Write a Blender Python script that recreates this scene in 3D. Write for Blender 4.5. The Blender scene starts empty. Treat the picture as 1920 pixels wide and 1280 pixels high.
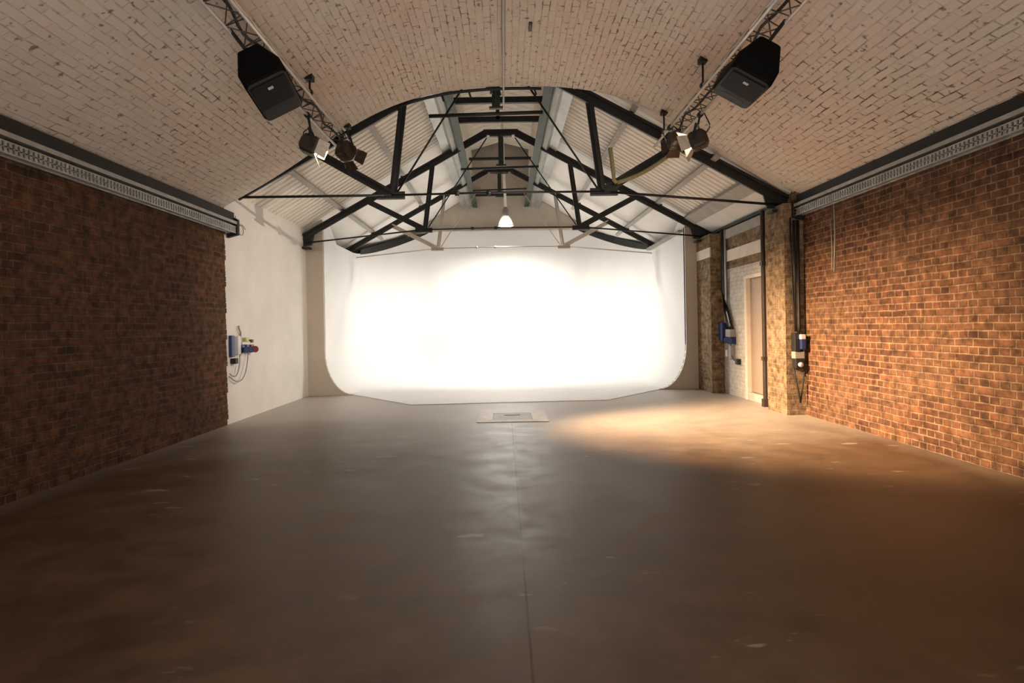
import bpy, bmesh, math, random
import numpy as np
from mathutils import Vector, Matrix
random.seed(7)
PI = math.pi
SC = bpy.context.scene
COL = SC.collection

# ------------------------------------------------------------------ materials
def mat(name):
    m = bpy.data.materials.new(name); m.use_nodes = True
    nt = m.node_tree; b = nt.nodes['Principled BSDF']
    return m, nt, b
def N(nt, t, **kw):
    n = nt.nodes.new(t)
    for k, v in kw.items(): setattr(n, k, v)
    return n
def L(nt, a, b): nt.links.new(a, b)
def ramp(nt, stops, fac=None):
    r = N(nt, 'ShaderNodeValToRGB')
    el = r.color_ramp.elements
    while len(el) < len(stops): el.new(0.5)
    for e, (p, c) in zip(el, stops):
        e.position = p; e.color = (c[0], c[1], c[2], 1) if len(c) == 3 else c
    if fac is not None: L(nt, fac, r.inputs['Fac'])
    return r
def noise(nt, vec, scale, detail=4, rough=.55):
    n = N(nt, 'ShaderNodeTexNoise'); n.inputs['Scale'].default_value = scale
    n.inputs['Detail'].default_value = detail; n.inputs['Roughness'].default_value = rough
    L(nt, vec, n.inputs['Vector']); return n
def mixc(nt, fac, a, b, mode='MIX'):
    m = N(nt, 'ShaderNodeMix', data_type='RGBA', blend_type=mode)
    for sock, v in ((m.inputs[0], fac), (m.inputs[6], a), (m.inputs[7], b)):
        if hasattr(v, 'is_linked'): L(nt, v, sock)
        elif isinstance(v, (int, float)): sock.default_value = v
        else: sock.default_value = (v[0], v[1], v[2], 1)
    return m.outputs[2]
def mth(nt, op, a, b=0.0, clamp=False):
    m = N(nt, 'ShaderNodeMath', operation=op); m.use_clamp = clamp
    for s, v in ((m.inputs[0], a), (m.inputs[1], b)):
        if hasattr(v, 'is_linked'): L(nt, v, s)
        else: s.default_value = v
    return m.outputs[0]
def g(v): return (v, v, v)

def plain(name, col, rough=.6, metal=0., var=.25, scale=6., bump=.15, spec=.5):
    """painted / metal surface with procedural wear"""
    m, nt, b = mat(name)
    tc = N(nt, 'ShaderNodeTexCoord')
    n1 = noise(nt, tc.outputs['Object'], scale, 5)
    n2 = noise(nt, tc.outputs['Object'], scale*7, 3)
    c0 = tuple(x*(1-var) for x in col); c1 = tuple(min(1, x*(1+var*.6)) for x in col)
    r = ramp(nt, [(.3, c0), (.7, c1)], n1.outputs['Fac'])
    L(nt, r.outputs['Color'], b.inputs['Base Color'])
    rr = ramp(nt, [(.3, g(max(0, rough-.1))), (.7, g(min(1, rough+.1)))], n2.outputs['Fac'])
    L(nt, rr.outputs['Color'], b.inputs['Roughness'])
    b.inputs['Metallic'].default_value = metal
    b.inputs['Specular IOR Level'].default_value = spec
    if bump:
        bp = N(nt, 'ShaderNodeBump'); bp.inputs['Strength'].default_value = bump; bp.inputs['Distance'].default_value = .004
        L(nt, n2.outputs['Fac'], bp.inputs['Height']); L(nt, bp.outputs['Normal'], b.inputs['Normal'])
    return m

def brick(name, c1, c2, mortar, patch, patch_amt=.5, mort=.010, dark=.36, bw=.225, rh=.071, squash=.5, bumpd=.012, grime=(.03,.018,.01), gr_amt=.5):
    m, nt, b = mat(name)
    uv = N(nt, 'ShaderNodeUVMap', uv_map='UVMap')
    # wobble so the courses are hand laid
    nw = noise(nt, uv.outputs['UV'], 3.1, 2)
    sub = N(nt, 'ShaderNodeVectorMath', operation='SUBTRACT'); L(nt, nw.outputs['Color'], sub.inputs[0]); sub.inputs[1].default_value = (.5, .5, .5)
    sc = N(nt, 'ShaderNodeVectorMath', operation='SCALE'); L(nt, sub.outputs[0], sc.inputs[0]); sc.inputs['Scale'].default_value = .022
    add = N(nt, 'ShaderNodeVectorMath', operation='ADD'); L(nt, uv.outputs['UV'], add.inputs[0]); L(nt, sc.outputs[0], add.inputs[1])
    bt = N(nt, 'ShaderNodeTexBrick'); L(nt, add.outputs[0], bt.inputs['Vector'])
    bt.inputs['Scale'].default_value = 1; bt.inputs['Brick Width'].default_value = bw; bt.inputs['Row Height'].default_value = rh
    bt.inputs['Mortar Size'].default_value = mort; bt.inputs['Mortar Smooth'].default_value = .35
    bt.inputs['Bias'].default_value = -.1
    bt.squash = squash; bt.squash_frequency = 2; bt.offset = .5
    bt.inputs['Color1'].default_value = (*c1, 1); bt.inputs['Color2'].default_value = (*c2, 1); bt.inputs['Mortar'].default_value = (*mortar, 1)
    # large patches of different / washed brick
    n1 = noise(nt, uv.outputs['UV'], 1.1, 5, .6)
    r1 = ramp(nt, [(.42, g(0)), (.66, g(1))], n1.outputs['Fac'])
    col = mixc(nt, mth(nt, 'MULTIPLY', r1.outputs['Color'], patch_amt), bt.outputs['Color'], patch)
    n2 = noise(nt, uv.outputs['UV'], 9., 5, .65)
    r2 = ramp(nt, [(.35, g(dark)), (.68, g(1.25))], n2.outputs['Fac'])
    col = mixc(nt, 1.0, col, r2.outputs['Color'], 'MULTIPLY')
    n3 = noise(nt, uv.outputs['UV'], 2.3, 6, .7)
    r3 = ramp(nt, [(.5, g(0)), (.75, g(gr_amt))], n3.outputs['Fac'])
    col = mixc(nt, r3.outputs['Color'], col, grime)
    L(nt, col, b.inputs['Base Color'])
    b.inputs['Roughness'].default_value = .88; b.inputs['Specular IOR Level'].default_value = .25
    h = mth(nt, 'SUBTRACT', mth(nt, 'MULTIPLY', n2.outputs['Fac'], .5), bt.outputs['Fac'])
    bp = N(nt, 'ShaderNodeBump'); bp.inputs['Strength'].default_value = .9; bp.inputs['Distance'].default_value = bumpd
    L(nt, h, bp.inputs['Height']); L(nt, bp.outputs['Normal'], b.inputs['Normal'])
    return m

def vault_paint():
    """cream limewashed brick with broken open joints"""
    m, nt, b = mat('limewashed_vault_brick')
    uv = N(nt, 'ShaderNodeUVMap', uv_map='UVMap')
    nw = noise(nt, uv.outputs['UV'], 2.7, 3)
    sub = N(nt, 'ShaderNodeVectorMath', operation='SUBTRACT'); L(nt, nw.outputs['Color'], sub.inputs[0]); sub.inputs[1].default_value = (.5, .5, .5)
    sc = N(nt, 'ShaderNodeVectorMath', operation='SCALE'); L(nt, sub.outputs[0], sc.inputs[0]); sc.inputs['Scale'].default_value = .05
    add = N(nt, 'ShaderNodeVectorMath', operation='ADD'); L(nt, uv.outputs['UV'], add.inputs[0]); L(nt, sc.outputs[0], add.inputs[1])
    bt = N(nt, 'ShaderNodeTexBrick'); L(nt, add.outputs[0], bt.inputs['Vector'])
    bt.inputs['Scale'].default_value = 1; bt.inputs['Brick Width'].default_value = .23; bt.inputs['Row Height'].default_value = .078
    bt.inputs['Mortar Size'].default_value = .0075; bt.inputs['Mortar Smooth'].default_value = .5
    bt.inputs['Color1'].default_value = (.66, .61, .55, 1); bt.inputs['Color2'].default_value = (.71, .66, .60, 1)
    bt.inputs['Mortar'].default_value = (.66, .61, .55, 1)
    nb = noise(nt, uv.outputs['UV'], 7.0, 4, .6)
    broken = ramp(nt, [(.46, g(0)), (.62, g(1))], nb.outputs['Fac'])
    nbig = noise(nt, uv.outputs['UV'], .55, 3, .5)
    zone = ramp(nt, [(.42, g(.08)), (.62, g(1))], nbig.outputs['Fac'])
    f = mth(nt, 'MULTIPLY', mth(nt, 'MULTIPLY', bt.outputs['Fac'], broken.outputs['Color']), zone.outputs['Color'])
    nt2 = noise(nt, uv.outputs['UV'], .8, 4)
    tint = ramp(nt, [(.35, (1.0, 1.0, .96)), (.65, (1.04, .93, .87))], nt2.outputs['Fac'])
    col = mixc(nt, 1.0, bt.outputs['Color'], tint.outputs['Color'], 'MULTIPLY')
    col = mixc(nt, mth(nt, 'MULTIPLY', f, .93), col, (.07, .045, .027))
    # chips
    nc = noise(nt, uv.outputs['UV'], 14., 2, .5)
    ch = ramp(nt, [(.63, g(0)), (.70, g(.75))], nc.outputs['Fac'])
    col = mixc(nt, ch.outputs['Color'], col, (.16, .115, .075))
    L(nt, col, b.inputs['Base Color'])
    b.inputs['Roughness'].default_value = .9; b.inputs['Specular IOR Level'].default_value = .2
    n2 = noise(nt, uv.outputs['UV'], 24., 4)
    h = mth(nt, 'SUBTRACT', mth(nt, 'MULTIPLY', n2.outputs['Fac'], .5), mth(nt, 'MULTIPLY', bt.outputs['Fac'], mth(nt, 'ADD', mth(nt, 'MULTIPLY', broken.outputs['Color'], .8), .2)))
    bp = N(nt, 'ShaderNodeBump'); bp.inputs['Strength'].default_value = .8; bp.inputs['Distance'].default_value = .012
    L(nt, h, bp.inputs['Height']); L(nt, bp.outputs['Normal'], b.inputs['Normal'])
    return m

def floor_mat():
    m, nt, b = mat('stained_concrete_floor')
    tc = N(nt, 'ShaderNodeTexCoord'); P = tc.outputs['Object']
    n1 = noise(nt, P, .55, 6, .6); n2 = noise(nt, P, 3.2, 6, .65); n3 = noise(nt, P, 24, 3, .6)
    base = ramp(nt, [(.3, (.10, .058, .031)), (.55, (.14, .088, .050)), (.75, (.18, .122, .075))], n1.outputs['Fac'])
    mott = ramp(nt, [(.3, g(.6)), (.7, g(1.25))], n2.outputs['Fac'])
    col = mixc(nt, 1.0, base.outputs['Color'], mott.outputs['Color'], 'MULTIPLY')
    sp = N(nt, 'ShaderNodeSeparateXYZ'); L(nt, P, sp.inputs[0])
    # scuffed pale band close to the brick walls
    ax = mth(nt, 'ABSOLUTE', mth(nt, 'SUBTRACT', sp.outputs['X'], .16))
    edge = ramp(nt, [(.925, g(0)), (.985, g(.35))], mth(nt, 'DIVIDE', ax, 4.08))
    col = mixc(nt, edge.outputs['Color'], col, (.27, .23, .19))
    # worn flecks
    mp = N(nt, 'ShaderNodeMapping'); L(nt, P, mp.inputs['Vector']); mp.inputs['Scale'].default_value = (1.1, 3.2, 1)
    nf = noise(nt, mp.outputs['Vector'], 2.6, 3, .5)
    zone = noise(nt, P, .45, 2, .5)
    fl = mth(nt, 'MULTIPLY', ramp(nt, [(.66, g(0)), (.70, g(.8))], nf.outputs['Fac']).outputs['Color'], ramp(nt, [(.48, g(0)), (.58, g(1))], zone.outputs['Fac']).outputs['Color'])
    col = mixc(nt, fl, col, (.40, .33, .26))
    # greyer and paler towards the cove, its spilled light put into the colour
    gy = ramp(nt, [(.30, g(0)), (.43, g(.75))], mth(nt, 'ADD', mth(nt, 'DIVIDE', sp.outputs['Y'], 20.), mth(nt, 'MULTIPLY', mth(nt, 'SUBTRACT', n1.outputs['Fac'], .5), .12)))
    col = mixc(nt, gy.outputs['Color'], col, mixc(nt, n2.outputs['Fac'], (.38, .345, .305), (.56, .52, .47)))
    # saw cut along the middle
    jx = mth(nt, 'ABSOLUTE', mth(nt, 'SUBTRACT', sp.outputs['X'], mth(nt, 'ADD', .085, mth(nt, 'MULTIPLY', mth(nt, 'SUBTRACT', n2.outputs['Fac'], .5), .006))))
    jm = mth(nt, 'MULTIPLY', mth(nt, 'LESS_THAN', jx, .006), mth(nt, 'LESS_THAN', sp.outputs['Y'], 8.2))
    col = mixc(nt, mth(nt, 'MULTIPLY', jm, .8), col, (.035, .025, .018))
    L(nt, col, b.inputs['Base Color'])
    rr = ramp(nt, [(.3, g(.40)), (.7, g(.54))], n2.outputs['Fac'])
    L(nt, rr.outputs['Color'], b.inputs['Roughness'])
    b.inputs['Specular IOR Level'].default_value = .42
    h = mth(nt, 'SUBTRACT', mth(nt, 'ADD', mth(nt, 'MULTIPLY', n2.outputs['Fac'], .6), mth(nt, 'MULTIPLY', n3.outputs['Fac'], .15)), mth(nt, 'MULTIPLY', jm, 1.5))
    bp = N(nt, 'ShaderNodeBump'); bp.inputs['Strength'].default_value = .05; bp.inputs['Distance'].default_value = .006
    L(nt, h, bp.inputs['Height']); L(nt, bp.outputs['Normal'], b.inputs['Normal'])
    return m

def emit(name, col, s):
    m, nt, b = mat(name)
    tc = N(nt, 'ShaderNodeTexCoord'); n = noise(nt, tc.outputs['Object'], 8, 2)
    r = ramp(nt, [(.2, tuple(c*.96 for c in col)), (.8, col)], n.outputs['Fac'])
    L(nt, r.outputs['Color'], b.inputs['Emission Color']); b.inputs['Emission Strength'].default_value = s
    b.inputs['Base Color'].default_value = (*col, 1)
    return m

M = {}
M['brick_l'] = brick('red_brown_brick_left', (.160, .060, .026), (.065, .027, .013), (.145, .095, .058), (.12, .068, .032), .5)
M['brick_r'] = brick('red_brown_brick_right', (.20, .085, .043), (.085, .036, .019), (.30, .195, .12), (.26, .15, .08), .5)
M['brick_p'] = brick('yellow_stock_brick', (.32, .215, .12), (.19, .115, .06), (.34, .255, .165), (.40, .30, .19), .6)
M['brick_w'] = brick('white_painted_brick', (.60, .56, .50), (.57, .53, .47), (.54, .50, .44), (.64, .60, .55), .4, dark=.9, gr_amt=.1, bumpd=.005)
M['vault'] = vault_paint()
M['floor'] = floor_mat()
M['cyc'] = plain('matt_white_cove_paint', (.86, .855, .84), .6, var=.03, scale=1.2, bump=.02, spec=.3)
M['white_wall'] = plain('off_white_plaster', (.74, .72, .68), .75, var=.08, scale=1.6, bump=.3, spec=.2)
M['return'] = plain('beige_return_paint', (.58, .51, .43), .7, var=.06, scale=1.5, bump=.1, spec=.2)
M['gable'] = plain('grey_beige_board', (.50, .44, .37), .8, var=.1, scale=2, bump=.1, spec=.2)
M['roof'] = plain('cream_corrugated_sheet', (.80, .74, .65), .65, var=.09, scale=2.5, bump=.05, spec=.3)
M['board'] = plain('white_roof_lining', (.80, .76, .71), .7, var=.05, scale=1.5, bump=.03, spec=.2)
M['lantern'] = plain('cream_lantern_boarding', (.80, .72, .62), .75, var=.12, scale=4, bump=.1, spec=.2)
M['black'] = plain('black_truss_paint', (.012, .012, .011), .5, var=.4, scale=9, bump=.25)
M['green'] = plain('dark_green_steel_paint', (.028, .042, .028), .55, var=.35, scale=6, bump=.2)
M['cream'] = plain('cream_painted_iron', (.50, .44, .37), .6, var=.12, scale=9, bump=.1)
M['cord'] = plain('pale_cord', (.82, .77, .70), .7, var=.1, scale=9, bump=.1)
M['grey'] = plain('grey_purlin_paint', (.36, .33, .29), .65, var=.15, scale=5, bump=.1)
M['silver'] = plain('silver_flashing', (.42, .42, .39), .38, .55, var=.15, scale=4, bump=.1)
M['chrome'] = plain('polished_aluminium_tube', (.74, .68, .62), .38, .35, var=.1, scale=10, bump=.05)
M['steel'] = plain('galvanised_steel', (.50, .49, .47), .42, .7, var=.2, scale=8, bump=.1)
M['lacing'] = plain('dull_tube_lacing', (.10, .085, .075), .5, .5, var=.2, scale=8, bump=0)
M['dark_steel'] = plain('dark_steel', (.018, .018, .018), .5, .3, var=.3, scale=6, bump=.1)
M['spk'] = plain('black_speaker_cabinet', (.003, .003, .003), .7, var=.3, scale=20, bump=.2, spec=.08)
M['spk_front'] = plain('charcoal_speaker_baffle', (.035, .033, .032), .55, var=.15, scale=20, bump=.1, spec=.2)
M['grille'] = plain('black_perforated_grille', (.006, .005, .005), .6, var=.3, scale=60, bump=.5, spec=.15)
M['badge'] = plain('pale_badge', (.62, .61, .60), .4, var=.05, scale=30, bump=0)
M['lampbody'] = plain('brown_black_lamp_housing', (.05, .036, .026), .45, .4, var=.35, scale=14, bump=.2)
M['flap'] = plain('lamp_flap_metal', (.72, .66, .57), .45, .3, var=.2, scale=20, bump=.1)
M['rubber'] = plain('black_rubber', (.012, .012, .012), .6, var=.2, scale=20, bump=.1)
M['blue'] = plain('blue_socket_plastic', (.018, .035, .14), .4, var=.1, scale=20, bump=0)
M['red'] = plain('red_socket_plastic', (.16, .015, .02), .4, var=.1, scale=20, bump=0)
M['yellow'] = plain('yellow_green_socket_plastic', (.42, .45, .08), .4, var=.1, scale=20, bump=0)
M['whiteplastic'] = plain('white_plastic', (.62, .62, .64), .4, var=.05, scale=20, bump=0)
M['greyplastic'] = plain('grey_plastic', (.30, .29, .28), .5, var=.1, scale=20, bump=0)
M['door'] = plain('beige_door_paint', (.36, .28, .21), .55, var=.04, scale=1.5, bump=.03)
M['conduit'] = plain('pale_painted_conduit', (.52, .46, .39), .55, var=.15, scale=12, bump=.1)
M['rope'] = plain('faded_yellow_green_rope', (.33, .32, .16), .8, var=.2, scale=30, bump=.4)
M['hatch'] = plain('pale_hatch_steel', (.74, .68, .61), .55, var=.15, scale=6, bump=.15)
M['hatch2'] = plain('worn_hatch_lid', (.56, .51, .45), .6, var=.2, scale=9, bump=.2)
M['bulb'] = emit('lit_lamp_glass', (1, .95, .86), 14)
M['lens_hot'] = emit('lit_spotlight_lens', (1, .80, .55), 70)
M['lens_off'] = plain('unlit_spotlight_lens', (.10, .10, .11), .12, var=.1, scale=10, bump=0)
def acrylic():
    m, nt, b = mat('ribbed_clear_acrylic')
    tc = N(nt, 'ShaderNodeTexCoord'); n = noise(nt, tc.outputs['Object'], 9, 2)
    r = ramp(nt, [(.3, (.78, .77, .75)), (.7, (.9, .89, .87))], n.outputs['Fac']); L(nt, r.outputs['Color'], b.inputs['Base Color'])
    b.inputs['Transmission Weight'].default_value = .65; b.inputs['Roughness'].default_value = .25; b.inputs['IOR'].default_value = 1.3
    return m
M['acrylic'] = acrylic()

# ------------------------------------------------------------------ mesh helpers
def BM(): return bmesh.new()
def face(bm, pts): return bm.faces.new([bm.verts.new(Vector(p)) for p in pts])
def box(bm, x0, y0, z0, x1, y1, z1, mx=None):
    v = [bm.verts.new((mx @ Vector(p)) if mx else p) for p in ((x0,y0,z0),(x1,y0,z0),(x1,y1,z0),(x0,y1,z0),(x0,y0,z1),(x1,y0,z1),(x1,y1,z1),(x0,y1,z1))]
    for f in ((0,3,2,1),(4,5,6,7),(0,1,5,4),(1,2,6,5),(2,3,7,6),(3,0,4,7)): bm.faces.new([v[i] for i in f])
def frame_of(d, up=(0,0,1)):
    d = Vector(d).normalized(); u = Vector(up)
    if abs(d.dot(u)) > .98: u = Vector((0,1,0))
    s = d.cross(u).normalized(); u = s.cross(d).normalized()
    return d, s, u
def bar(bm, p0, p1, w, h, up=(0,0,1)):
    p0, p1 = Vector(p0), Vector(p1); d, s, u = frame_of(p1-p0, up)
    q = []
    for p in (p0, p1):
        for a, b in ((-1,-1),(1,-1),(1,1),(-1,1)): q.append(bm.verts.new(p + s*a*w/2 + u*b*h/2))
    for f in ((3,2,1,0),(4,5,6,7),(0,1,5,4),(1,2,6,5),(2,3,7,6),(3,0,4,7)): bm.faces.new([q[i] for i in f])
def angle_iron(bm, p0, p1, w, t, up=(0,0,1), flip=1):
    """a tee section: flat web plus a flange on top, like old roof irons"""
    p0, p1 = Vector(p0), Vector(p1); d, s, u = frame_of(p1-p0, up)
    bar(bm, p0 + u*(w/2 - t/2), p1 + u*(w/2 - t/2), w*.9, t, up)
    bar(bm, p0 - u*t*.5, p1 - u*t*.5, t, w - t, up)
def tube(bm, pts, r, n=8, cap=True):
    pts = [Vector(p) for p in pts]; rings = []
    up = Vector((0,0,1))
    for i, p in enumerate(pts):
        d = (pts[min(i+1, len(pts)-1)] - pts[max(i-1, 0)])
        dd, s, u = frame_of(d, up)
        if abs(dd.dot(Vector((0,0,1)))) <= .98: up = Vector((0,0,1))
        rr = r[i] if isinstance(r, (list, tuple)) else r
        rings.append([bm.verts.new(p + (s*math.cos(2*PI*k/n) + u*math.sin(2*PI*k/n))*rr) for k in range(n)])
    for a, b in zip(rings, rings[1:]):
        for k in range(n): bm.faces.new((a[k], a[(k+1)%n], b[(k+1)%n], b[k]))
    if cap:
        bm.faces.new(list(reversed(rings[0]))); bm.faces.new(rings[-1])
def lathe(bm, prof, n=24, mx=None):
    rings = []
    for r, z in prof:
        rings.append([bm.verts.new((mx or Matrix()) @ Vector((max(r,1e-4)*math.cos(2*PI*k/n), max(r,1e-4)*math.sin(2*PI*k/n), z))) for k in range(n)])
    for a, b in zip(rings, rings[1:]):
        for k in range(n): bm.faces.new((a[k], a[(k+1)%n], b[(k+1)%n], b[k]))
def prism(bm, poly, v):
    v = Vector(v); a = [bm.verts.new(Vector(p)) for p in poly]; b = [bm.verts.new(Vector(p)+v) for p in poly]
    bm.faces.new(a); bm.faces.new(list(reversed(b)))
    for i in range(len(a)): bm.faces.new((a[i], b[i], b[(i+1)%len(b)], a[(i+1)%len(a)]))
def grid(bm, rows):
    vs = [[bm.verts.new(Vector(p)) for p in r] for r in rows]
    for a, b in zip(vs, vs[1:]):
        for i in range(len(a)-1): bm.faces.new((a[i], a[i+1], b[i+1], b[i]))
    return vs
def uvbox(bm):
    uvl = bm.loops.layers.uv.get('UVMap') or bm.loops.layers.uv.new('UVMap')
    bm.normal_update()
    for f in bm.faces:
        n = f.normal; ax = max(range(3), key=lambda i: abs(n[i]))
        for l in f.loops:
            c = l.vert.co
            l[uvl].uv = (c.y, c.z) if ax == 0 else ((c.x, c.z) if ax == 1 else (c.x, c.y))
def obj(name, bm, material, parent=None, smooth=False, bevel=0, uv=False, solid=0, recalc=True):
    if recalc: bmesh.ops.recalc_face_normals(bm, faces=bm.faces[:])
    if uv: uvbox(bm)
    me = bpy.data.meshes.new(name); bm.to_mesh(me); bm.free()
    if smooth:
        for p in me.polygons: p.use_smooth = True
    me.materials.append(material)
    o = bpy.data.objects.new(name, me); COL.objects.link(o)
    if parent is not None: o.parent = parent
    if solid:
        s = o.modifiers.new('thickness', 'SOLIDIFY'); s.thickness = solid; s.offset = 1
    if bevel:
        b = o.modifiers.new('bevel', 'BEVEL'); b.width = bevel; b.segments = 2; b.limit_method = 'ANGLE'
    return o
def tag(o, label, cat, group=None):
    o['label'] = label; o['category'] = cat
    if group: o['group'] = group
    return o
def struct(o, label, cat):
    o['kind'] = 'structure'; o['label'] = label; o['category'] = cat; return o
def thing(name, label, cat, loc=(0,0,0), group=None):
    o = bpy.data.objects.new(name, None); COL.objects.link(o); o.location = loc; o.empty_display_size = .1
    return tag(o, label, cat, group)
def lamp(name, kind, loc, energy, col, parent=None, aim=None, **kw):
    d = bpy.data.lights.new(name, kind); d.energy = energy; d.color = col
    for k, v in kw.items(): setattr(d, k, v)
    o = bpy.data.objects.new(name, d); COL.objects.link(o)
    o.location = loc
    if aim is not None: o.rotation_euler = (Vector(aim)-Vector(loc)).to_track_quat('-Z', 'Y').to_euler()
    if parent is not None:
        o.parent = parent; o.matrix_parent_inverse = Matrix.Translation(parent.location).inverted()
    return o

# ------------------------------------------------------------------ dimensions
CX = .18; XL = -3.92; XR = 4.24; HALF = 4.08; SPRING = 3.05
YEND = 8.30; YBACK = -3.5
T1, T2, T3, YG = 8.70, 11.80, 14.65, 17.45
_d = np.array([0, .5, 1, 1.63, 2.35, 3.05, 3.3, 3.7, 4.08]); _z = np.array([4.70, 4.69, 4.63, 4.47, 4.11, 3.66, 3.50, 3.26, 3.05])
_pf = np.polyfit(_d**2, _z, 4)
def vz(d): return float(np.polyval(_pf, (d*1.01)**2)) - .045*max(0, 1-(d/4.08)**2)
def rafz(d): return 5.30 - .548*abs(d)
def roofz(d): return 5.68 - .61*abs(d)

# ------------------------------------------------------------------ setting: floor, walls, vault
bm = BM(); box(bm, -4.4, YBACK, -.12, 5.0, 18.2, 0)
struct(obj('floor', bm, M['floor']), 'dark brown stained concrete floor with one long saw cut', 'floor')

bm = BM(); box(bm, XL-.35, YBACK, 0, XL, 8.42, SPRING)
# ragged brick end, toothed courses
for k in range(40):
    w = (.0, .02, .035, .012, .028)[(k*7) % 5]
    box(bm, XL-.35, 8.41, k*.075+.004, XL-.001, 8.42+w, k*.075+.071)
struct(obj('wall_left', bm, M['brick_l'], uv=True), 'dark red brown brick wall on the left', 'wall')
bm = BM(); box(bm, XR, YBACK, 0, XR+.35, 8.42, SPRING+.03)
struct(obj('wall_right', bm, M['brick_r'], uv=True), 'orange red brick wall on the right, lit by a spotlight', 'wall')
bm = BM(); box(bm, -4.3, YBACK-.2, 0, 4.7, YBACK, 4.9)
struct(obj('wall_back', bm, M['brick_l'], uv=True), 'brick wall behind the camera closing the arch', 'wall')

# vault
bm = BM(); rows = []
nd = 72; ds = [-HALF + 2*HALF*i/nd for i in range(nd+1)]
arc = [0.0]
for a, b in zip(ds, ds[1:]): arc.append(arc[-1] + math.hypot(b-a, vz(b)-vz(a)))
ys = [YBACK + (YEND-YBACK)*j/24 for j in range(25)]
vs = [[bm.verts.new((CX+d, y, vz(d))) for d in ds] for y in ys]
vt = [[bm.verts.new((CX+d*1.02, y, vz(d)+.28)) for d in ds] for y in (ys[0], ys[-1])]
uvl = bm.loops.layers.uv.new('UVMap')
def quad(a, b, c, d, uvs):
    f = bm.faces.new((a, b, c, d))
    for l, u in zip(f.loops, uvs): l[uvl].uv = u
for j in range(24):
    for i in range(nd):
        quad(vs[j][i], vs[j][i+1], vs[j+1][i+1], vs[j+1][i], [(ys[j], arc[i]), (ys[j], arc[i+1]), (ys[j+1], arc[i+1]), (ys[j+1], arc[i])])
for i in range(nd):   # front ring (arch end) and the extrados
    quad(vs[24][i], vs[24][i+1], vt[1][i+1], vt[1][i], [(0, arc[i]), (0, arc[i+1]), (.28, arc[i+1]), (.28, arc[i])])
    quad(vt[0][i], vt[0][i+1], vt[1][i+1], vt[1][i], [(0, arc[i]), (0, arc[i+1]), (8, arc[i+1]), (8, arc[i])])
struct(obj('ceiling', bm, M['vault'], smooth=True), 'cream limewashed brick barrel vault', 'ceiling')

# spandrel above the arch end (faces the cove side)
bm = BM(); poly = [(CX+d, YEND-.3, vz(d)+.2) for d in ds] + [(CX+HALF, YEND-.3, 6.8), (CX-HALF, YEND-.3, 6.8)]
prism(bm, poly, (0, .22, 0))
struct(obj('wall_front', bm, M['brick_l'], uv=True), 'brick wall above the end of the vault', 'wall')

# left white wall beyond the brick
bm = BM(); box(bm, XL-.35, 8.45, 0, XL-.015, 12.0, 3.35)
struct(obj('wall_left.001', bm, M['white_wall']), 'off white plaster wall between the left brickwork and the cove', 'wall')
bm = BM(); box(bm, XL-.35, 12.0, 0, XL-.03, 18.0, 3.4)
struct(obj('wall_left.002', bm, M['white_wall']), 'outer wall hidden behind the left wing of the cove', 'wall')
bm = BM(); box(bm, 4.05, 12.2, 0, 4.5, 18.0, 3.4)
struct(obj('wall_right.001', bm, M['white_wall']), 'outer wall hidden behind the right wing of the cove', 'wall')

# roof slopes: corrugated sheet over the first bay, smooth lining past the second truss
def slope(sgn, cx, y0, y1, d0, d1, corr):
    bm = BM(); rows = []
    if corr:
        # ribbed sheet: flat pans with narrow deep grooves running down the slope
        pitch = .165; y = y0
        while y < y1:
            for t, off in ((0, 0), (.66, 0), (.72, .06), (.92, .06)):
                rows.append([(cx+sgn*d, y+t*pitch, roofz(d)+.03+off) for d in (d0, (d0+d1)/2, d1)])
            y += pitch
    else:
        for i in range(7):
            y = y0 + (y1-y0)*i/6
            rows.append([(cx+sgn*d, y, roofz(d)+.03) for d in (d0, (d0+d1)/2, d1)])
    grid(bm, rows); return bm
RC = -.03
for sgn, side in ((-1, 'left'), (1, 'right')):
    d1 = 4.35
    o = obj('ceiling', slope(sgn, RC, YEND-.05, T2+.05, 1.13, d1, True), M['roof'], smooth=False, solid=.012)
    struct(o, 'cream corrugated roof slope on the %s over the first bay' % side, 'ceiling')
    o = obj('ceiling', slope(sgn, RC, T2+.05, YG+.1, 1.13, 4.35, False), M['board'], solid=.05)
    struct(o, 'smooth white roof lining on the %s above the cove' % side, 'ceiling')

# gable end wall
GC = -.03
bm = BM()
poly = [(GC-4.2, YG, 3.0), (GC+4.2, YG, 3.0), (GC+4.2, YG, roofz(4.2)), (GC+.95, YG, roofz(.95)+.02), (GC+.95, YG, 6.7), (GC-.95, YG, 6.7), (GC-.95, YG, roofz(.95)+.02), (GC-4.2, YG, roofz(4.2))]
prism(bm, poly, (0, .15, 0))
struct(obj('wall_end', bm, M['gable']), 'grey beige gable end wall above the white cove', 'wall')

# ridge lantern: side boards and cap
LC = -.03; LH = .82
bm = BM()
for s in (-1, 1): box(bm, LC+s*LH-(.02 if s < 0 else 0), YEND-.2, 4.98, LC+s*LH+(.02 if s > 0 else 0), YG, 6.38)
struct(obj('wall_lantern', bm, M['lantern']), 'cream boarded side walls of the ridge lantern', 'wall')
bm = BM()
for s in (-1, 1):
    for k in range(60):     # boards laid across the lantern roof
        y = YEND-.2 + k*.15
        z0 = .0 if k % 2 else .006
        pts = [(LC+s*(LH+.05), y, 6.36+z0), (LC, y, 6.60+z0), (LC, y+.147, 6.60+z0), (LC+s*(LH+.05), y+.147, 6.36+z0)]
        prism(bm, pts, (0, 0, .03))
struct(obj('ceiling', bm, M['lantern']), 'cream boarded roof of the ridge lantern', 'ceiling')

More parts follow.
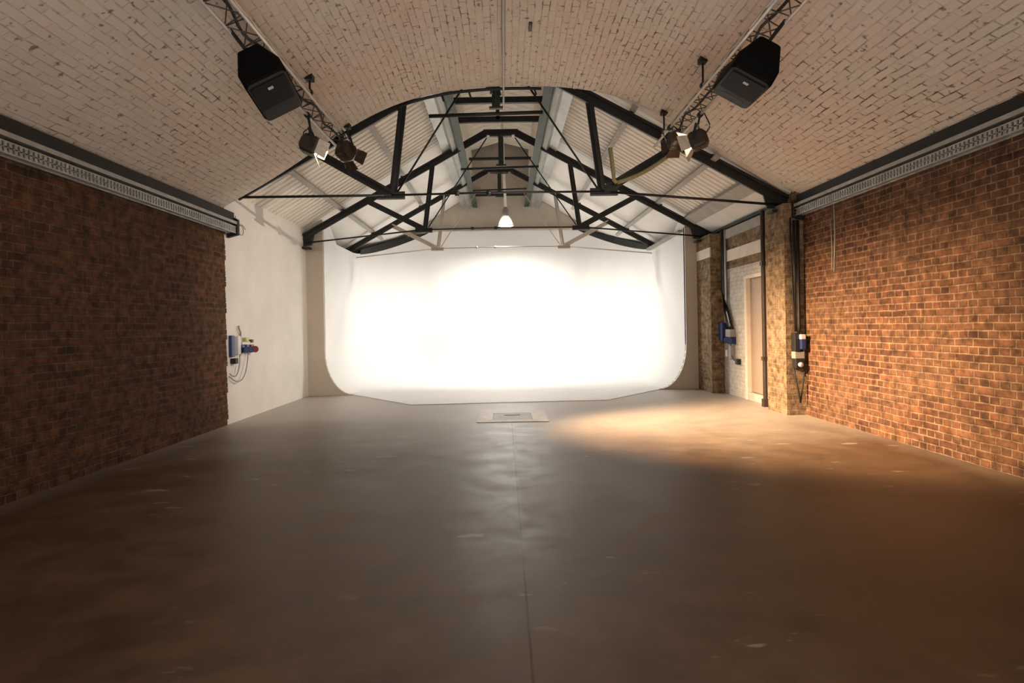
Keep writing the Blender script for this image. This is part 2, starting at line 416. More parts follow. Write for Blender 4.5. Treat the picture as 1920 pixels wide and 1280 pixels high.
# ------------------------------------------------------------------ infinity cove
CYX0, CYX1, CYY, CYB = -3.60, 3.66, 12.0, 17.3
FW, FH = .56, .88
cmid = (CYX0+CYX1)/2; cw = (CYX1-CYX0)/2; AX, AY, SY = 1.45, 2.9, CYB-2.9
path = []
for i in range(5): path.append((CYX0, CYY + (SY-CYY)*i/5, 1, 0, 0.0))
for i in range(17):
    t = PI/2*i/16
    x = CYX0+AX-AX*math.cos(t); y = SY+AY*math.sin(t)
    nx, ny = AY*math.cos(t), -AX*math.sin(t); l = math.hypot(nx, ny)
    path.append((x, y, nx/l, ny/l, i/16))
half = path[:]
path = half + [(cmid - (cmid-(CYX0+AX))*(1-k/6), CYB, 0, -1, 1.0) for k in range(1, 6)]
path = path + [(2*cmid-x, y, -nx, ny, q) for x, y, nx, ny, q in reversed(half)]
def cyc_top(x, y):
    d = abs(x-(RC)); z = min(roofz(d)-.02, 4.10)
    if y > CYY + .6: z = min(z, 3.16 + .94*min(1, max(0, (cw-abs(x-cmid))/1.5))**.75) if abs(x-cmid) > 2.1 else z
    return z
cols = []
for x, y, nx, ny, q in path:
    col = []
    zt = cyc_top(x, y)
    for k in range(8): col.append((x, y, zt + (FH-zt)*k/8))
    for k in range(13):
        t = PI/2*k/12
        o_ = FW*(1-math.cos(t)); z = FH*(1-math.sin(t))
        col.append((x+nx*o_, y+ny*o_, z+.012))
    cols.append(col)
bm = BM(); vs = grid(bm, cols)
# flat painted floor of the cove out to its faceted front edge
fl = [v[-1] for v in vs]
front = [(1.80, 10.44), (-1.62, 10.24)]
fv = [bm.verts.new((x, y, .012)) for x, y in front]
bm.faces.new(fl + fv)
lip = [fl[-1]] + fv + [fl[0]]
lv = [bm.verts.new((v.co.x, v.co.y-.004, 0.0)) for v in lip]
for i in range(3): bm.faces.new((lip[i], lip[i+1], lv[i+1], lv[i]))
cove = obj('infinity_cove', bm, M['cyc'], smooth=False)
for p in cove.data.polygons: p.use_smooth = len(p.vertices) == 4
tag(cove, 'large brightly lit white curved infinity cove filling the end of the hall', 'photo backdrop')

# beige returns that close the cove edge to the walls
def ret(xo, xe, sg, top, yy):
    bm = BM(); poly = [(xo, yy, 0)]
    poly.append((xe+sg*FW, yy, 0))
    for k in range(11):
        t = PI/2*(1-k/10)
        poly.append((xe+sg*FW*(1-math.cos(t)), yy, FH*(1-math.sin(t))+.012))
    poly += [(xe, yy, top), (xo, yy, top)]
    prism(bm, poly, (0, -.07, 0)); return bm
struct(obj('wall_left.003', ret(XL-.03, CYX0, 1, 3.52, CYY+.02), M['return']), 'beige return wall at the left edge of the cove', 'wall')
struct(obj('wall_right.002', ret(4.08, CYX1, -1, 3.25, CYY+.10), M['return']), 'beige return wall at the right edge of the cove', 'wall')

# black crescents imitating the unlit gap between curved cove corners and roof
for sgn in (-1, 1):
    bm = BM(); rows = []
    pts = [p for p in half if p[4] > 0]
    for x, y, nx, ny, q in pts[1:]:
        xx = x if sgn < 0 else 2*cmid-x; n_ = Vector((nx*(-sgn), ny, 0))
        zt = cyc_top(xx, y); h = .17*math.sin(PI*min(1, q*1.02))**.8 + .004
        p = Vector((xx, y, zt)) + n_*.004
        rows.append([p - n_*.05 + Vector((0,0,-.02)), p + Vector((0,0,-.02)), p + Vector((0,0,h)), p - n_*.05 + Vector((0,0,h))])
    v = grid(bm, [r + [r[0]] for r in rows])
    o = obj('gap_shade_strip', bm, M['rubber'], smooth=False)  # cable black reused here as painted shade
    tag(o, 'black curved strip imitating the shaded gap over the %s corner of the white cove under the roof' % ('left' if sgn < 0 else 'right'), 'shade strip')

# timber bearer along the gable foot
bm = BM(); box(bm, GC-2.30, YG-.13, 4.06, GC+2.30, YG-.002, 4.13)
struct(obj('trim_1', bm, M['lantern']), 'bearer along the foot of the gable above the cove', 'trim')

# ------------------------------------------------------------------ right side piers and door
bm = BM()
box(bm, 3.97, 8.42, 0, 4.62, 9.02, SPRING-.06)
struct(obj('wall_right.003', bm, M['brick_p'], uv=True), 'yellow brown brick pier in front of the doorway', 'wall')
bm = BM(); box(bm, 4.15, 8.2, 2.995, 4.62, 12.2, 3.19)
struct(obj('wall_right.007', bm, M['brick_p'], uv=True), 'brick wall head above the near pier and doorway', 'wall')
bm = BM(); box(bm, 3.90, 11.24, 0, 4.62, 12.02, 3.0)
struct(obj('wall_right.004', bm, M['brick_p'], uv=True), 'narrow yellow brick pier beside the white cove', 'wall')
bm = BM(); box(bm, 3.885, 11.23, 2.56, 3.91, 12.0, 2.74); 
struct(obj('trim_2', bm, M['lantern']), 'pale stone band on the far brick pier', 'trim')
DX = 4.14
bm = BM()
box(bm, DX, 9.02, 2.30, 4.6, 11.24, 3.30)            # brick above the door
struct(obj('wall_right.005', bm, M['brick_p'], uv=True), 'brick panel above the doorway', 'wall')
bm = BM(); box(bm, DX, 10.26, 0, 4.6, 11.24, 2.30); box(bm, DX, 9.02, 2.10, 4.6, 10.26, 2.30)
struct(obj('wall_right.006', bm, M['brick_w'], uv=True), 'white painted brick around the beige door', 'wall')
bm = BM(); box(bm, DX-.03, 9.02, 2.44, DX+.01, 11.24, 2.64)
struct(obj('trim_3', bm, M['lantern']), 'pale painted beam across the brick over the door', 'trim')
bm = BM(); box(bm, DX-.05, 9.02, 2.86, DX+.02, 11.24, 3.02)
struct(obj('trim_4', bm, M['grey']), 'grey lintel at the wall head over the door', 'trim')
# door with frame and raised threshold
dr = bpy.data.objects.new('door_1', None); COL.objects.link(dr); dr.location = (DX, 9.7, 0)
struct(dr, 'plain beige door in the white painted doorway', 'door')
def rel(bm, o):
    bmesh.ops.translate(bm, verts=bm.verts[:], vec=-Vector(o.location)); return bm
bm = BM(); box(bm, DX+.06, 9.14, .14, DX+.11, 10.17, 2.06); lf = obj('leaf', rel(bm, dr), M['door'], dr, bevel=.004)
bm = BM()
box(bm, DX-.012, 10.17, 0, DX+.12, 10.26, 2.10); box(bm, DX-.012, 9.05, 0, DX+.12, 9.14, 2.10); box(bm, DX-.012, 9.14, 2.06, DX+.12, 10.17, 2.12)
obj('door_frame', rel(bm, dr), M['lantern'], dr, bevel=.004)
bm = BM(); box(bm, DX+.0, 9.14, 0, DX+.12, 10.17, .13); obj('threshold', rel(bm, dr), M['hatch2'], dr, bevel=.006)
bm = BM(); tube(bm, [(DX+.06, 9.28, 1.02), (DX+.01, 9.28, 1.02), (DX+.0, 9.30, 1.02), (DX+.0, 9.40, 1.02)], .010, 8); obj('handle', rel(bm, dr), M['steel'], lf, smooth=True)

# eaves on the right: cream fascia and grey eave strip
bm = BM()
prism(bm, [(3.76, 8.8, 3.29), (4.12, 8.8, 3.10), (4.14, 8.8, 3.14), (3.78, 8.8, 3.33)], (0, 3.0, 0))
struct(obj('trim_5', bm, M['white_wall']), 'cream sloping eave board over the doorway', 'trim')
bm = BM(); prism(bm, [(3.58, 8.75, 3.39), (3.78, 8.75, 3.26), (3.80, 8.75, 3.30), (3.60, 8.75, 3.44)], (0, 3.05, 0))
struct(obj('trim_6', bm, M['grey']), 'grey strip at the foot of the right corrugated slope', 'trim')
bm = BM(); bar(bm, (4.10, 8.75, 3.06), (4.10, 12.0, 3.06), .07, .05)
struct(obj('trim_7', bm, M['dark_steel']), 'dark wall plate above the doorway', 'trim')
bm = BM(); bar(bm, (CYX1-.06, 12.1, 3.19), (CYX1-.06, 14.8, 3.17), .08, .05)
struct(obj('trim_8', bm, M['grey']), 'grey strip along the top of the right cove wing', 'trim')

# ------------------------------------------------------------------ iron trusses
def truss(y, cx, label, rod_m, post_m, w, collar, feet=(4.12, 4.12), king=True, lift=0, plate=(1, 1)):
    def rafz(d): return globals()['rafz'](d) + lift
    t = thing('roof_truss', label, 'roof truss', (cx, y, 3.0), 'iron roof trusses across the end bays')
    O = Vector((cx, y, 3.0))
    def P(d, z): return Vector((d, 0, z-3.0))
    B = M['black']
    for s in (-1, 1):
        F_ = feet[0] if s < 0 else feet[1]
        bm = BM(); angle_iron(bm, P(s*F_, rafz(F_)), P(s*.30, rafz(.30)), w, w*.28, (0,0,1)); obj('rafter', bm, B, t)
        bm = BM(); angle_iron(bm, P(s*1.53, 3.27), P(s*1.36, rafz(1.36)), w*.82, w*.25, (0,1,0)); obj('post', bm, post_m, t)
        bm = BM(); angle_iron(bm, P(s*1.55, 3.27), P(s*2.66, rafz(2.66)), w*.82, w*.25, (0,0,1)); obj('strut', bm, post_m, t)
        bm = BM(); tube(bm, [P(s*1.46, 3.30), P(s*.28, rafz(.28)-.10)], w*.10, 6); obj('tension_rod', bm, rod_m, t, smooth=True)
        bm = BM(); box(bm, s*1.55-w*1.35, -.012, .20, s*1.55+w*1.35, .012, .20+w*.75); box(bm, s*1.55-w*1.3, -.05, .205, s*1.55+w*1.3, .05, .225)
        obj('gusset_plate', bm, post_m, t, bevel=.004)
        bm = BM(); prism(bm, [P(s*(F_+.05), rafz(F_)-.09), P(s*(F_-.35), rafz(F_)-.05), P(s*(F_-.42), rafz(F_-.42)), P(s*(F_+.05), rafz(F_)+.05)], (0, .03, 0)); box(bm, s*(F_-.12)-.2, -.09, rafz(F_)-3.13, s*(F_-.12)+.2, .09, rafz(F_)-3.09); (obj('foot_plate', bm, B, t) if plate[(s+1)//2] else bm.free())
        bm = BM(); tube(bm, [P(s*(F_-.05), rafz(F_)-.02), P(s*1.55, 3.26)], w*.13, 6); obj('tie_rod', bm, rod_m, t, smooth=True)
    bm = BM(); tube(bm, [P(-1.55, 3.26), P(0, 3.275), P(1.55, 3.26)], w*.11, 6); tube(bm, [P(-.62, 3.27), P(-.56, 3.27)], w*.24, 8); tube(bm, [P(-.16, 3.27), P(-.10, 3.27)], w*.24, 8)
    obj('tie_rod', bm, rod_m, t, smooth=True)
    bm = BM(); bar(bm, P(-.34, 5.16), P(.34, 5.16), .03, w*.9); bar(bm, P(-.22, 5.08), P(.22, 5.08), .09, .02); obj('apex_plate', bm, B, t, bevel=.004)
    c0, c1, cz = collar
    bm = BM(); tube(bm, [P(c0, cz), P(c1, cz+.03)], w*.19, 8); obj('collar_rod', bm, B, t, smooth=True)
    if king:
        bm = BM(); angle_iron(bm, P(0, 5.1), P(0, 4.52), w*.9, w*.25, (0,1,0)); box(bm, -.10, -.03, 1.49, .10, .03, 1.52); obj('king_post', bm, M['green'], t)
    for sg in (-1, 1):
        for d in (1.95, 3.12):
            bm = BM(); p = P(sg*d, rafz(d)); box(bm, p.x-.03, -w*.55, p.z+w*.45, p.x+.03, w*.55, p.z+w*.5+.02); obj('purlin_cleat', bm, B, t)
    return t
truss(T1, -.06, 'nearest black iron roof truss, right behind the end of the brick vault', M['black'], M['black'], .150, (-.98, .68, 4.40), (3.80, 4.27), True, .07, (0, 1))
truss(T2, 0, 'middle black iron roof truss with green king post, in front of the cove', M['black'], M['black'], .125, (-.80, .74, 4.44))
truss(T3, -.05, 'farthest roof truss with cream painted posts and rods over the cove', M['cream'], M['cream'], .115, (-.66, .66, 4.66))

# purlins
for sgn, side in ((-1, 'left'), (1, 'right')):
    for d, nm in ((1.95, 'upper'), (3.12, 'lower')):
        bm = BM(); x = RC+sgn*d; z = roofz(d)-.075
        bar(bm, (x, YEND+.22, z), (x-.05, T3+1.2, z), .085, .06, (sgn*.475, 0, .88))
        o = obj('purlin', bm, M['grey'], bevel=.004)
        tag(o, '%s pale grey purlin under the %s roof slope' % (nm, side), 'purlin', 'purlins under the roof slopes')

# lantern trimmers, flashings and cross bars
for sgn, side in ((-1, 'left'), (1, 'right')):
    bm = BM(); x = LC+sgn*(LH-.045)
    bar(bm, (x, YEND-.1, 4.90), (x, YG-.02, 4.90), .07, .20); bar(bm, (x-sgn*.03, YEND-.1, 4.81), (x-sgn*.03, YG-.02, 4.81), .13, .02)
    tag(obj('trimmer_beam', bm, M['green']), 'dark green steel beam along the %s edge of the ridge lantern' % side, 'beam', 'lantern edge beams')
    bm = BM()
    prism(bm, [(LC+sgn*LH, YEND-.05, 4.86), (LC+sgn*(LH+.10), YEND-.05, 4.775), (LC+sgn*(LH+.10), YEND-.05, 4.80), (LC+sgn*LH, YEND-.05, 4.90)], (0, YG-YEND, 0))
    prism(bm, [(LC+sgn*(LH+.10), YEND-.05, 4.775), (LC+sgn*(LH+.16), YEND-.05, 4.83), (LC+sgn*(LH+.16), YEND-.05, 4.86), (LC+sgn*(LH+.10), YEND-.05, 4.80)], (0, YG-YEND, 0))
    prism(bm, [(LC+sgn*(LH+.16), YEND-.05, 4.83), (LC+sgn*(LH+.30), YEND-.05, 4.74), (LC+sgn*(LH+.30), YEND-.05, 4.77), (LC+sgn*(LH+.16), YEND-.05, 4.86)], (0, YG-YEND, 0))
    prism(bm, [(LC+sgn*(LH+.285), YEND-.05, 4.75), (LC+sgn*(LH+.30), YEND-.05, 4.75), (LC+sgn*(LH+.30), YEND-.05, 5.03), (LC+sgn*(LH+.285), YEND-.05, 5.03)], (0, YG-YEND, 0))
    tag(obj('flashing', bm, M['silver']), 'silver metal flashing along the %s side of the ridge lantern' % side, 'flashing', 'lantern flashings')
for y, z, h, lab in ((10.25, 5.20, .10, 'thick black crossbar of the ridge lantern nearest the vault'), (11.75, 5.39, .11, 'thick black crossbar of the ridge lantern above the middle truss'), (15.4, 5.65, .06, 'thin black crossbar deep in the ridge lantern above the pendant cord'), (17.2, 5.12, .07, 'dark crossbar at the gable end of the ridge lantern')):
    t = tag(obj('crossbar', (lambda b: (bar(b, (LC-LH+.02, y, z), (LC+LH-.02, y, z), .07, h), b)[1])(BM()), M['black']), lab, 'bar', 'lantern crossbars')
    if h > .09:
        bm = BM(); bar(bm, (LC-.02, y, z), (LC-.02, y, z+.85), .07, .07, (0,1,0)); obj('hanger', bm, M['green'], t)
# dark pipe that follows the crown of the arch
bm = BM(); tube(bm, [(CX+d, YEND+.07, vz(d)-.005) for d in [-1.6+.2*i for i in range(11)]], .022, 8)
for d in (-1.0, -.62, -.2, .3):
    tube(bm, [(CX+d, YEND+.07, vz(d)), (CX+d+.03, YEND+.09, vz(d)-.09)], .014, 6)
tag(obj('rim_pipe', bm, M['dark_steel'], smooth=True), 'thin dark pipe following the crown of the vault edge', 'pipe')
# green bracket at the arch crown
bm = BM(); box(bm, -.20, YEND+.02, 4.67, -.04, YEND+.14, 4.715); box(bm, -.14, YEND+.05, 4.58, -.10, YEND+.09, 4.67)
tag(obj('bracket', bm, M['green'], bevel=.006), 'small green iron bracket at the crown of the vault edge', 'bracket')

# drooping rope under the right strut of the first truss
pts = []
a, b = Vector((2.42, T1-.12, 3.74)), Vector((1.66, T1-.10, 3.36))
for i in range(11):
    t = i/10; p = a.lerp(b, t); p.z -= .05*math.sin(PI*t); pts.append(p)
bm = BM(); tube(bm, pts, .028, 8); tube(bm, [b, (1.62, T1-.10, 3.40), (1.60, T1-.11, 3.62), (1.57, T1-.11, 3.86)], .03, 8)
tag(obj('rope', bm, M['rope'], smooth=True), 'faded yellow green rope slung along the right strut of the nearest truss', 'rope')

# ------------------------------------------------------------------ crown conduit and pendant
bm = BM()
tube(bm, [(.05, 2.2, vz(.11)-.02), (.05, 5.0, vz(.11)-.02), (.05, YEND+.1, vz(.11)-.02), (.05, 9.2, vz(.11)-.03)], .016, 8)
t = tag(obj('conduit', bm, M['conduit'], smooth=True), 'pale conduit clipped along the crown of the vault', 'conduit')
bm = BM(); box(bm, .03, 5.9, vz(.11)-.012, .07, 7.3, vz(.11)+.01); obj('cover_strip', bm, M['lampbody'], t)
bm = BM(); box(bm, -.0, 5.45, vz(.11)-.05, .10, 5.62, vz(.11)+.01); tube(bm, [(.02, 5.5, vz(.11)-.03), (-.06, 5.46, vz(.11)-.03), (-.11, 5.48, vz(.11)-.02)], .012, 6); obj('junction_box', bm, M['greyplastic'], t, bevel=.008)
bm = BM(); box(bm, .33, 6.55, vz(.2)-.03, .37, 6.72, vz(.2)+.01)
tag(obj('hook', bm, M['lampbody'], bevel=.01), 'small dark hook in the vault right of the crown conduit', 'hook')

PX, PY = .09, 15.0
pd = thing('pendant_lamp', 'clear domed pendant lamp hanging on a pale cord before the white cove', 'pendant lamp', (PX, PY, 3.86))
def R(bm): return rel(bm, pd)
bm = BM(); tube(bm, [(PX, PY, 4.32), (PX-.03, PY, 5.4), (PX-.05, PY, 6.40), (PX-.08, PY, 6.52), (PX-.14, PY, 6.58)], [.034, .030, .036, .034, .03], 8); obj('cord', R(bm), M['cord'], pd, smooth=True)
bm = BM(); lathe(bm, [(.0, .26), (.03, .26), (.05, .22), (.085, .19), (.09, .05), (.075, .02), (.0, .02)], 24, Matrix.Translation((0, 0, .20))); obj('ballast_housing', bm, M['greyplastic'], pd, smooth=True)
bm = BM(); lathe(bm, [(.07, .235), (.11, .20), (.155, .12), (.185, .03), (.195, -.02), (.19, -.02), (.18, .03), (.15, .12), (.105, .195), (.07, .228)], 32); obj('dome', bm, M['acrylic'], pd, smooth=True)
bm = BM(); lathe(bm, [(.0, -.055), (.07, -.05), (.13, -.03), (.17, 0), (.165, .03), (.12, .06), (.0, .07)], 32); obj('bulb', bm, M['bulb'], pd, smooth=True)

# ------------------------------------------------------------------ lighting rails
def rail(x0, x1, z0, y0, y1, lab):
    t = thing('lighting_truss', lab, 'lighting truss', ((x0+x1)/2, y1, z0), 'aluminium lighting trusses under the vault')
    o = Vector(t.location); xm = (x0+x1)/2; zu = z0+.165
    for (x, z) in ((x0, z0), (x1, z0), (xm, zu)):
        bm = BM(); tube(bm, [Vector((x, y0, z))-o, Vector((x, y1, z))-o], .016, 10); obj('chord_tube', bm, M['chrome'], t, smooth=True)
    bm = BM(); n = int((y1-y0)/.36)
    for k in range(n):
        ya = y0 + k*.36; yb = ya+.18; yc = ya+.36
        for (xa, za) in ((x0, z0), (x1, z0)):
            tube(bm, [Vector((xa, ya, za))-o, Vector((xm, yb, zu))-o], .006, 5); tube(bm, [Vector((xm, yb, zu))-o, Vector((xa, yc, za))-o], .006, 5)
        tube(bm, [Vector((x0, ya, z0))-o, Vector((x1, yb, z0))-o], .006, 5); tube(bm, [Vector((x1, yb, z0))-o, Vector((x0, yc, z0))-o], .006, 5)
    obj('lacing', bm, M['lacing'], t, smooth=True)
    for y in (2.6, 4.4, 6.6, 8.2):
        bm = BM(); d = xm-CX; tube(bm, [Vector((xm, y, zu))-o, Vector((xm, y, vz(d)+.02))-o], .012, 6); box(bm, xm-.04-o.x, y-.05-o.y, vz(d)-.04-o.z, xm+.04-o.x, y+.05-o.y, vz(d)+.03-o.z)
        tube(bm, [Vector((xm, y-.02, zu))-o, Vector((xm, y+.02, zu))-o], .034, 10)
        obj('ceiling_bracket', bm, M['dark_steel'], t)
    bm = BM(); k = 0
    pts = []
    for i in range(60):
        y = y0+.3+(y1-y0-.6)*i/59; pts.append(Vector((xm+.03*math.sin(i*.7), y, z0+.03+.02*math.sin(i*1.1)))-o)
    tube(bm, pts, .014, 6); obj('cable', bm, M['rubber'], t, smooth=True)
    return t
RZ = 3.78
rail(-2.21, -1.99, RZ, .5, 8.55, 'long aluminium lighting truss on the left of the vault')
rail(2.13, 2.36, RZ, .5, 8.30, 'long aluminium lighting truss on the right of the vault')

# loudspeakers
def rrect(w, h, r, z, n=5):
    pts = []
    for cx_, cy_, a0 in ((w/2-r, h/2-r, 0), (-w/2+r, h/2-r, 90), (-w/2+r, -h/2+r, 180), (w/2-r, -h/2+r, 270)):
        for k in range(n+1):
            a = math.radians(a0+90*k/n); pts.append((cx_+r*math.cos(a), cy_+r*math.sin(a), z))
    return pts
def loft(bm, rings):
    vs = [[bm.verts.new(p) for p in r] for r in rings]; n = len(vs[0])
    for a, b in zip(vs, vs[1:]):
        for k in range(n): bm.faces.new((a[k], a[(k+1)%n], b[(k+1)%n], b[k]))
    bm.faces.new(list(reversed(vs[0]))); bm.faces.new(vs[-1])
def speaker(loc, zr, yl, xr, lab):
    t = thing('loudspeaker', lab, 'loudspeaker', loc, 'loudspeakers hung from the lighting trusses')
    # local frame: x across, y along (+y = port end), z to the rear
    zr = Vector(zr).normalized(); yl = Vector(yl); yl = (yl - zr*yl.dot(zr)).normalized(); xa = yl.cross(zr).normalized()
    m = Matrix((xa, yl, zr)).transposed().to_4x4()
    t.rotation_euler = m.to_euler(); S_ = .86; t.scale = (S_, S_, S_)
    bm = BM(); loft(bm, [rrect(.39, .60, .05, .0), rrect(.41, .62, .055, .02), rrect(.41, .62, .05, .15), rrect(.22, .56, .03, .36), rrect(.18, .52, .02, .375)]); obj('cabinet', bm, M['spk'], t)
    bm = BM(); loft(bm, [rrect(.385, .595, .05, .004), rrect(.38, .59, .05, -.014), rrect(.36, .57, .045, -.02)]); bf = obj('baffle', bm, M['spk_front'], t)
    bm = BM(); loft(bm, [rrect(.345, .37, .02, -.018), rrect(.345, .37, .02, -.026), rrect(.33, .355, .02, -.031)]); bmesh.ops.translate(bm, verts=bm.verts[:], vec=(0, -.095, 0)); gr = obj('grille', bm, M['grille'], bf)
    bm = BM(); loft(bm, [rrect(.24, .075, .03, -.019), rrect(.235, .07, .03, -.0235)]); bmesh.ops.translate(bm, verts=bm.verts[:], vec=(0, .195, 0)); obj('port', bm, M['rubber'], bf)
    bm = BM()
    for k in (-1, 0, 1): box(bm, k*.017-.007, -.205, -.035, k*.017+.007, -.170, -.030)
    box(bm, -.026, -.192, -.0345, .026, -.184, -.030)
    obj('badge', bm, M['badge'], bf)
    bm = BM()
    box(bm, -.05, -.12, .372, .05, .12, .385)
    tube(bm, [(0, 0, .37), Vector(m.inverted().to_3x3() @ (Vector((xr, loc[1]+.02, RZ+.02))-Vector(loc))/S_)], .018, 8)
    obj('hanging_bracket', bm, M['dark_steel'], t)
    return t
speaker((-1.84, 4.90, 3.24), (-.5, .12, .86), (-.10, 1, -.10), -2.21, 'black loudspeaker hanging from the left lighting truss')
speaker((1.97, 4.90, 3.24), (.5, -.03, .86), (.05, 1, .05), 2.36, 'black loudspeaker hanging from the right lighting truss')

# stage spotlights
def spot(loc, aim, top, lab, lit, energy=0, size=1.0, blend=.5, angle=70, swing=(35, 30, 45, 40), col=(1, .66, .38)):
    t = thing('stage_spotlight', lab, 'spotlight', loc, 'stage spotlights on the lighting trusses')
    d = (Vector(aim)-Vector(loc)).normalized()
    q = d.to_track_quat('-Z', 'Y'); m = q.to_matrix().to_4x4() @ Matrix.Scale(size, 4)
    bm = BM(); loft(bm, [[m @ Vector(p) for p in r] for r in (rrect(.10, .12, .03, .17), rrect(.19, .21, .04, .13), rrect(.20, .22, .04, -.02), rrect(.18, .18, .04, -.05))])
    for k in range(5): box(bm, -.085, -.113, -.0+.024*k, .085, .113, .008+.024*k, m)
    obj('housing', bm, M['lampbody'], t, bevel=.003)
    bm = BM(); lathe(bm, [(.0, -.072), (.04, -.068), (.07, -.058), (.078, -.048), (.0, -.045)], 20, m); obj('lens', bm, M['lens_hot'] if lit else M['lens_off'], t, smooth=True)
    for k in range(4):
        rot = Matrix.Rotation(PI/2*k, 4, 'Z'); a = math.radians(swing[k])
        L_ = .13
        y1 = .095 + L_*math.sin(a); z1 = -.05 - L_*math.cos(a)
        bm = BM(); pts = [(-.085, .095, -.05), (.085, .095, -.05), (.10, y1, z1), (-.10, y1, z1)]
        prism(bm, [m @ rot @ Vector(p) for p in pts], m.to_3x3() @ rot.to_3x3() @ Vector((0, .004, .002)))
        obj('barn_door', bm, M['flap'] if lit else M['lampbody'], t)
    bm = BM(); lt = Vector(top)-Vector(loc)
    s = (m.to_3x3() @ Vector((1, 0, 0))).normalized()*.125*size
    up = lt.normalized()*.20*size
    for sg in (-1, 1): bar(bm, s*sg, s*sg+up, .03, .006, s)
    bar(bm, -s+up, s+up, .03, .006, up)
    tube(bm, [up, lt], .012, 8); tube(bm, [lt-Vector((0,.03,0)), lt+Vector((0,.03,0))], .034, 10)
    obj('yoke', bm, M['dark_steel'], t)
    bm = BM(); c0 = m @ Vector((0, .05, .165)); 
    tube(bm, [c0, c0+Vector((.03, -.04, .05)), c0.lerp(lt, .55)+Vector((.07, -.03, -.03)), lt+Vector((.03, -.05, 0))], .007, 6); obj('cable', bm, M['rubber'], t, smooth=True)
    if lit:
        l = lamp('spot_light', 'SPOT', tuple(Vector(loc)+d*.085*size), energy, col, t, tuple(Vector(aim)), spot_size=math.radians(angle), spot_blend=blend, shadow_soft_size=.008)
    return t
spot((-2.14, 6.85, 3.42), (4.2, 7.8, .85), (-2.21, 6.85, RZ), 'lit spotlight with bright open flaps on the left lighting truss', True, 9500, .95, 1.0, 66, (-43, -33, 50, -23))
spot((-1.93, 7.55, 3.54), (-1.2, 8.6, 2.9), (-1.99, 7.5, RZ), 'dark unlit spotlight at the far end of the left lighting truss', False, size=.95, swing=(20, 35, 25, 30))
spot((2.28, 7.05, 3.46), (-3.9, 10.0, 1.5), (2.36, 7.05, RZ), 'lit spotlight with bright open flaps on the right lighting truss', True, 800, .95, 1.0, 48, col=(1, .86, .72))
spot((2.20, 7.55, 3.60), (2.2, 9.0, 3.3), (2.13, 7.5, RZ), 'dark unlit spotlight at the far end of the right lighting truss', False, size=.85, swing=(20, 30, 25, 30))

# ------------------------------------------------------------------ cable trays along the wall heads
def tray(xw, sg, z, y1, lab):
    t = thing('cable_tray', lab, 'cable tray', (xw, y1, z), 'cable trays along the wall heads')
    o = Vector(t.location)
    def B(bm, *a): box(bm, a[0]-o.x, a[1]-o.y, a[2]-o.z, a[3]-o.x, a[4]-o.y, a[5]-o.z)
    X = lambda u: xw+sg*u
    bm = BM(); y0 = YBACK+.1
    lo, hi = sorted((X(.0), X(.10))); B(bm, lo, y0, z+.19, hi, y1+.02, z+.30)
    lo, hi = sorted((X(.0), X(.03))); B(bm, lo, y0, z+.08, hi, y1, z+.19)
    obj('back_channel', bm, M['dark_steel'], t, bevel=.006)
    bm = BM(); lo, hi = sorted((X(.03), X(.15)))
    B(bm, lo, y0, z+.135, hi, y1-.02, z+.150); lo, hi = sorted((X(.145), X(.155))); B(bm, lo, y0, z+.125, hi, y1-.02, z+.165)
    obj('edge_rail', bm, M['steel'], t)
    bm = BM(); xa, xb = X(.035), X(.13)
    n = int((y1-y0)/.05)
    for k in range(n):
        y = y0+k*.05
        lo, hi = sorted((xa, xb)); B(bm, lo, y, z+.01, hi, y+.034, z+.018)
    lo, hi = sorted((X(.03), X(.045))); B(bm, lo, y0, z, hi, y1, z+.06)
    lo, hi = sorted((X(.124), X(.136))); B(bm, lo, y0, z, hi, y1, z+.014); B(bm, lo, y0, z+.088, hi, y1, z+.10); B(bm, lo, y0, z+.046, hi, y1, z+.054)
    for k in range(n):
        y = y0+k*.05; B(bm, lo, y, z+.014, hi, y+.030, z+.088)
    B(bm, *sorted((X(.075), X(.09)))[:1], y0, z+.009, sorted((X(.075), X(.09)))[1], y1, z+.017)
    obj('perforated_tray', bm, M['steel'], t)
    bm = BM(); lo, hi = sorted((X(.0), X(.16)))
    pts = [(lo, y1-.01, z-.06), (hi, y1-.01, z-.02), (hi, y1-.01, z+.20), (lo, y1-.01, z+.28)] if sg > 0 else [(hi, y1-.01, z-.06), (lo, y1-.01, z-.02), (lo, y1-.01, z+.20), (hi, y1-.01, z+.28)]
    prism(bm, [Vector(p)-o for p in pts], (0, .07, 0)); obj('end_cap', bm, M['dark_steel'], t, bevel=.01)
    return t
tray(XL, 1, 2.71, 8.50, 'perforated steel cable tray along the head of the left brick wall')
tray(XR, -1, 2.80, 8.38, 'perforated steel cable tray along the head of the right brick wall')

# ------------------------------------------------------------------ wall sockets, pipes
def cable(bm, a, b, sag, out, r=.008, n=10):
    a, b = Vector(a), Vector(b); pts = []
    for i in range(n+1):
        t = i/n; p = a.lerp(b, t); p.z -= sag*4*t*(1-t); p += Vector(out)*4*t*(1-t); pts.append(p)
    tube(bm, pts, r, 6)
def socket(bm_out, bm_in, x, y, z, r, ln, sg):
    # industrial round socket: barrel tilted down with a sprung lid
    m = Matrix.Translation((x, y, z)) @ Matrix.Rotation(math.radians(90*sg), 4, 'Y') @ Matrix.Rotation(math.radians(35), 4, 'X')
    lathe(bm_out, [(0, 0), (r*.9, 0), (r, .01), (r, ln*.7), (r*1.12, ln*.72), (r*1.12, ln), (0, ln)], 16, m)
xw = XL-.015
t = thing('power_outlets', 'cluster of blue, yellow and red power sockets on the left white wall', 'power sockets', (xw, 8.8, .9))
bm = BM(); box(bm, xw, 8.52, .95, xw+.05, 8.62, 1.26); obj('distribution_box', rel(bm, t), M['blue'], t, bevel=.01)
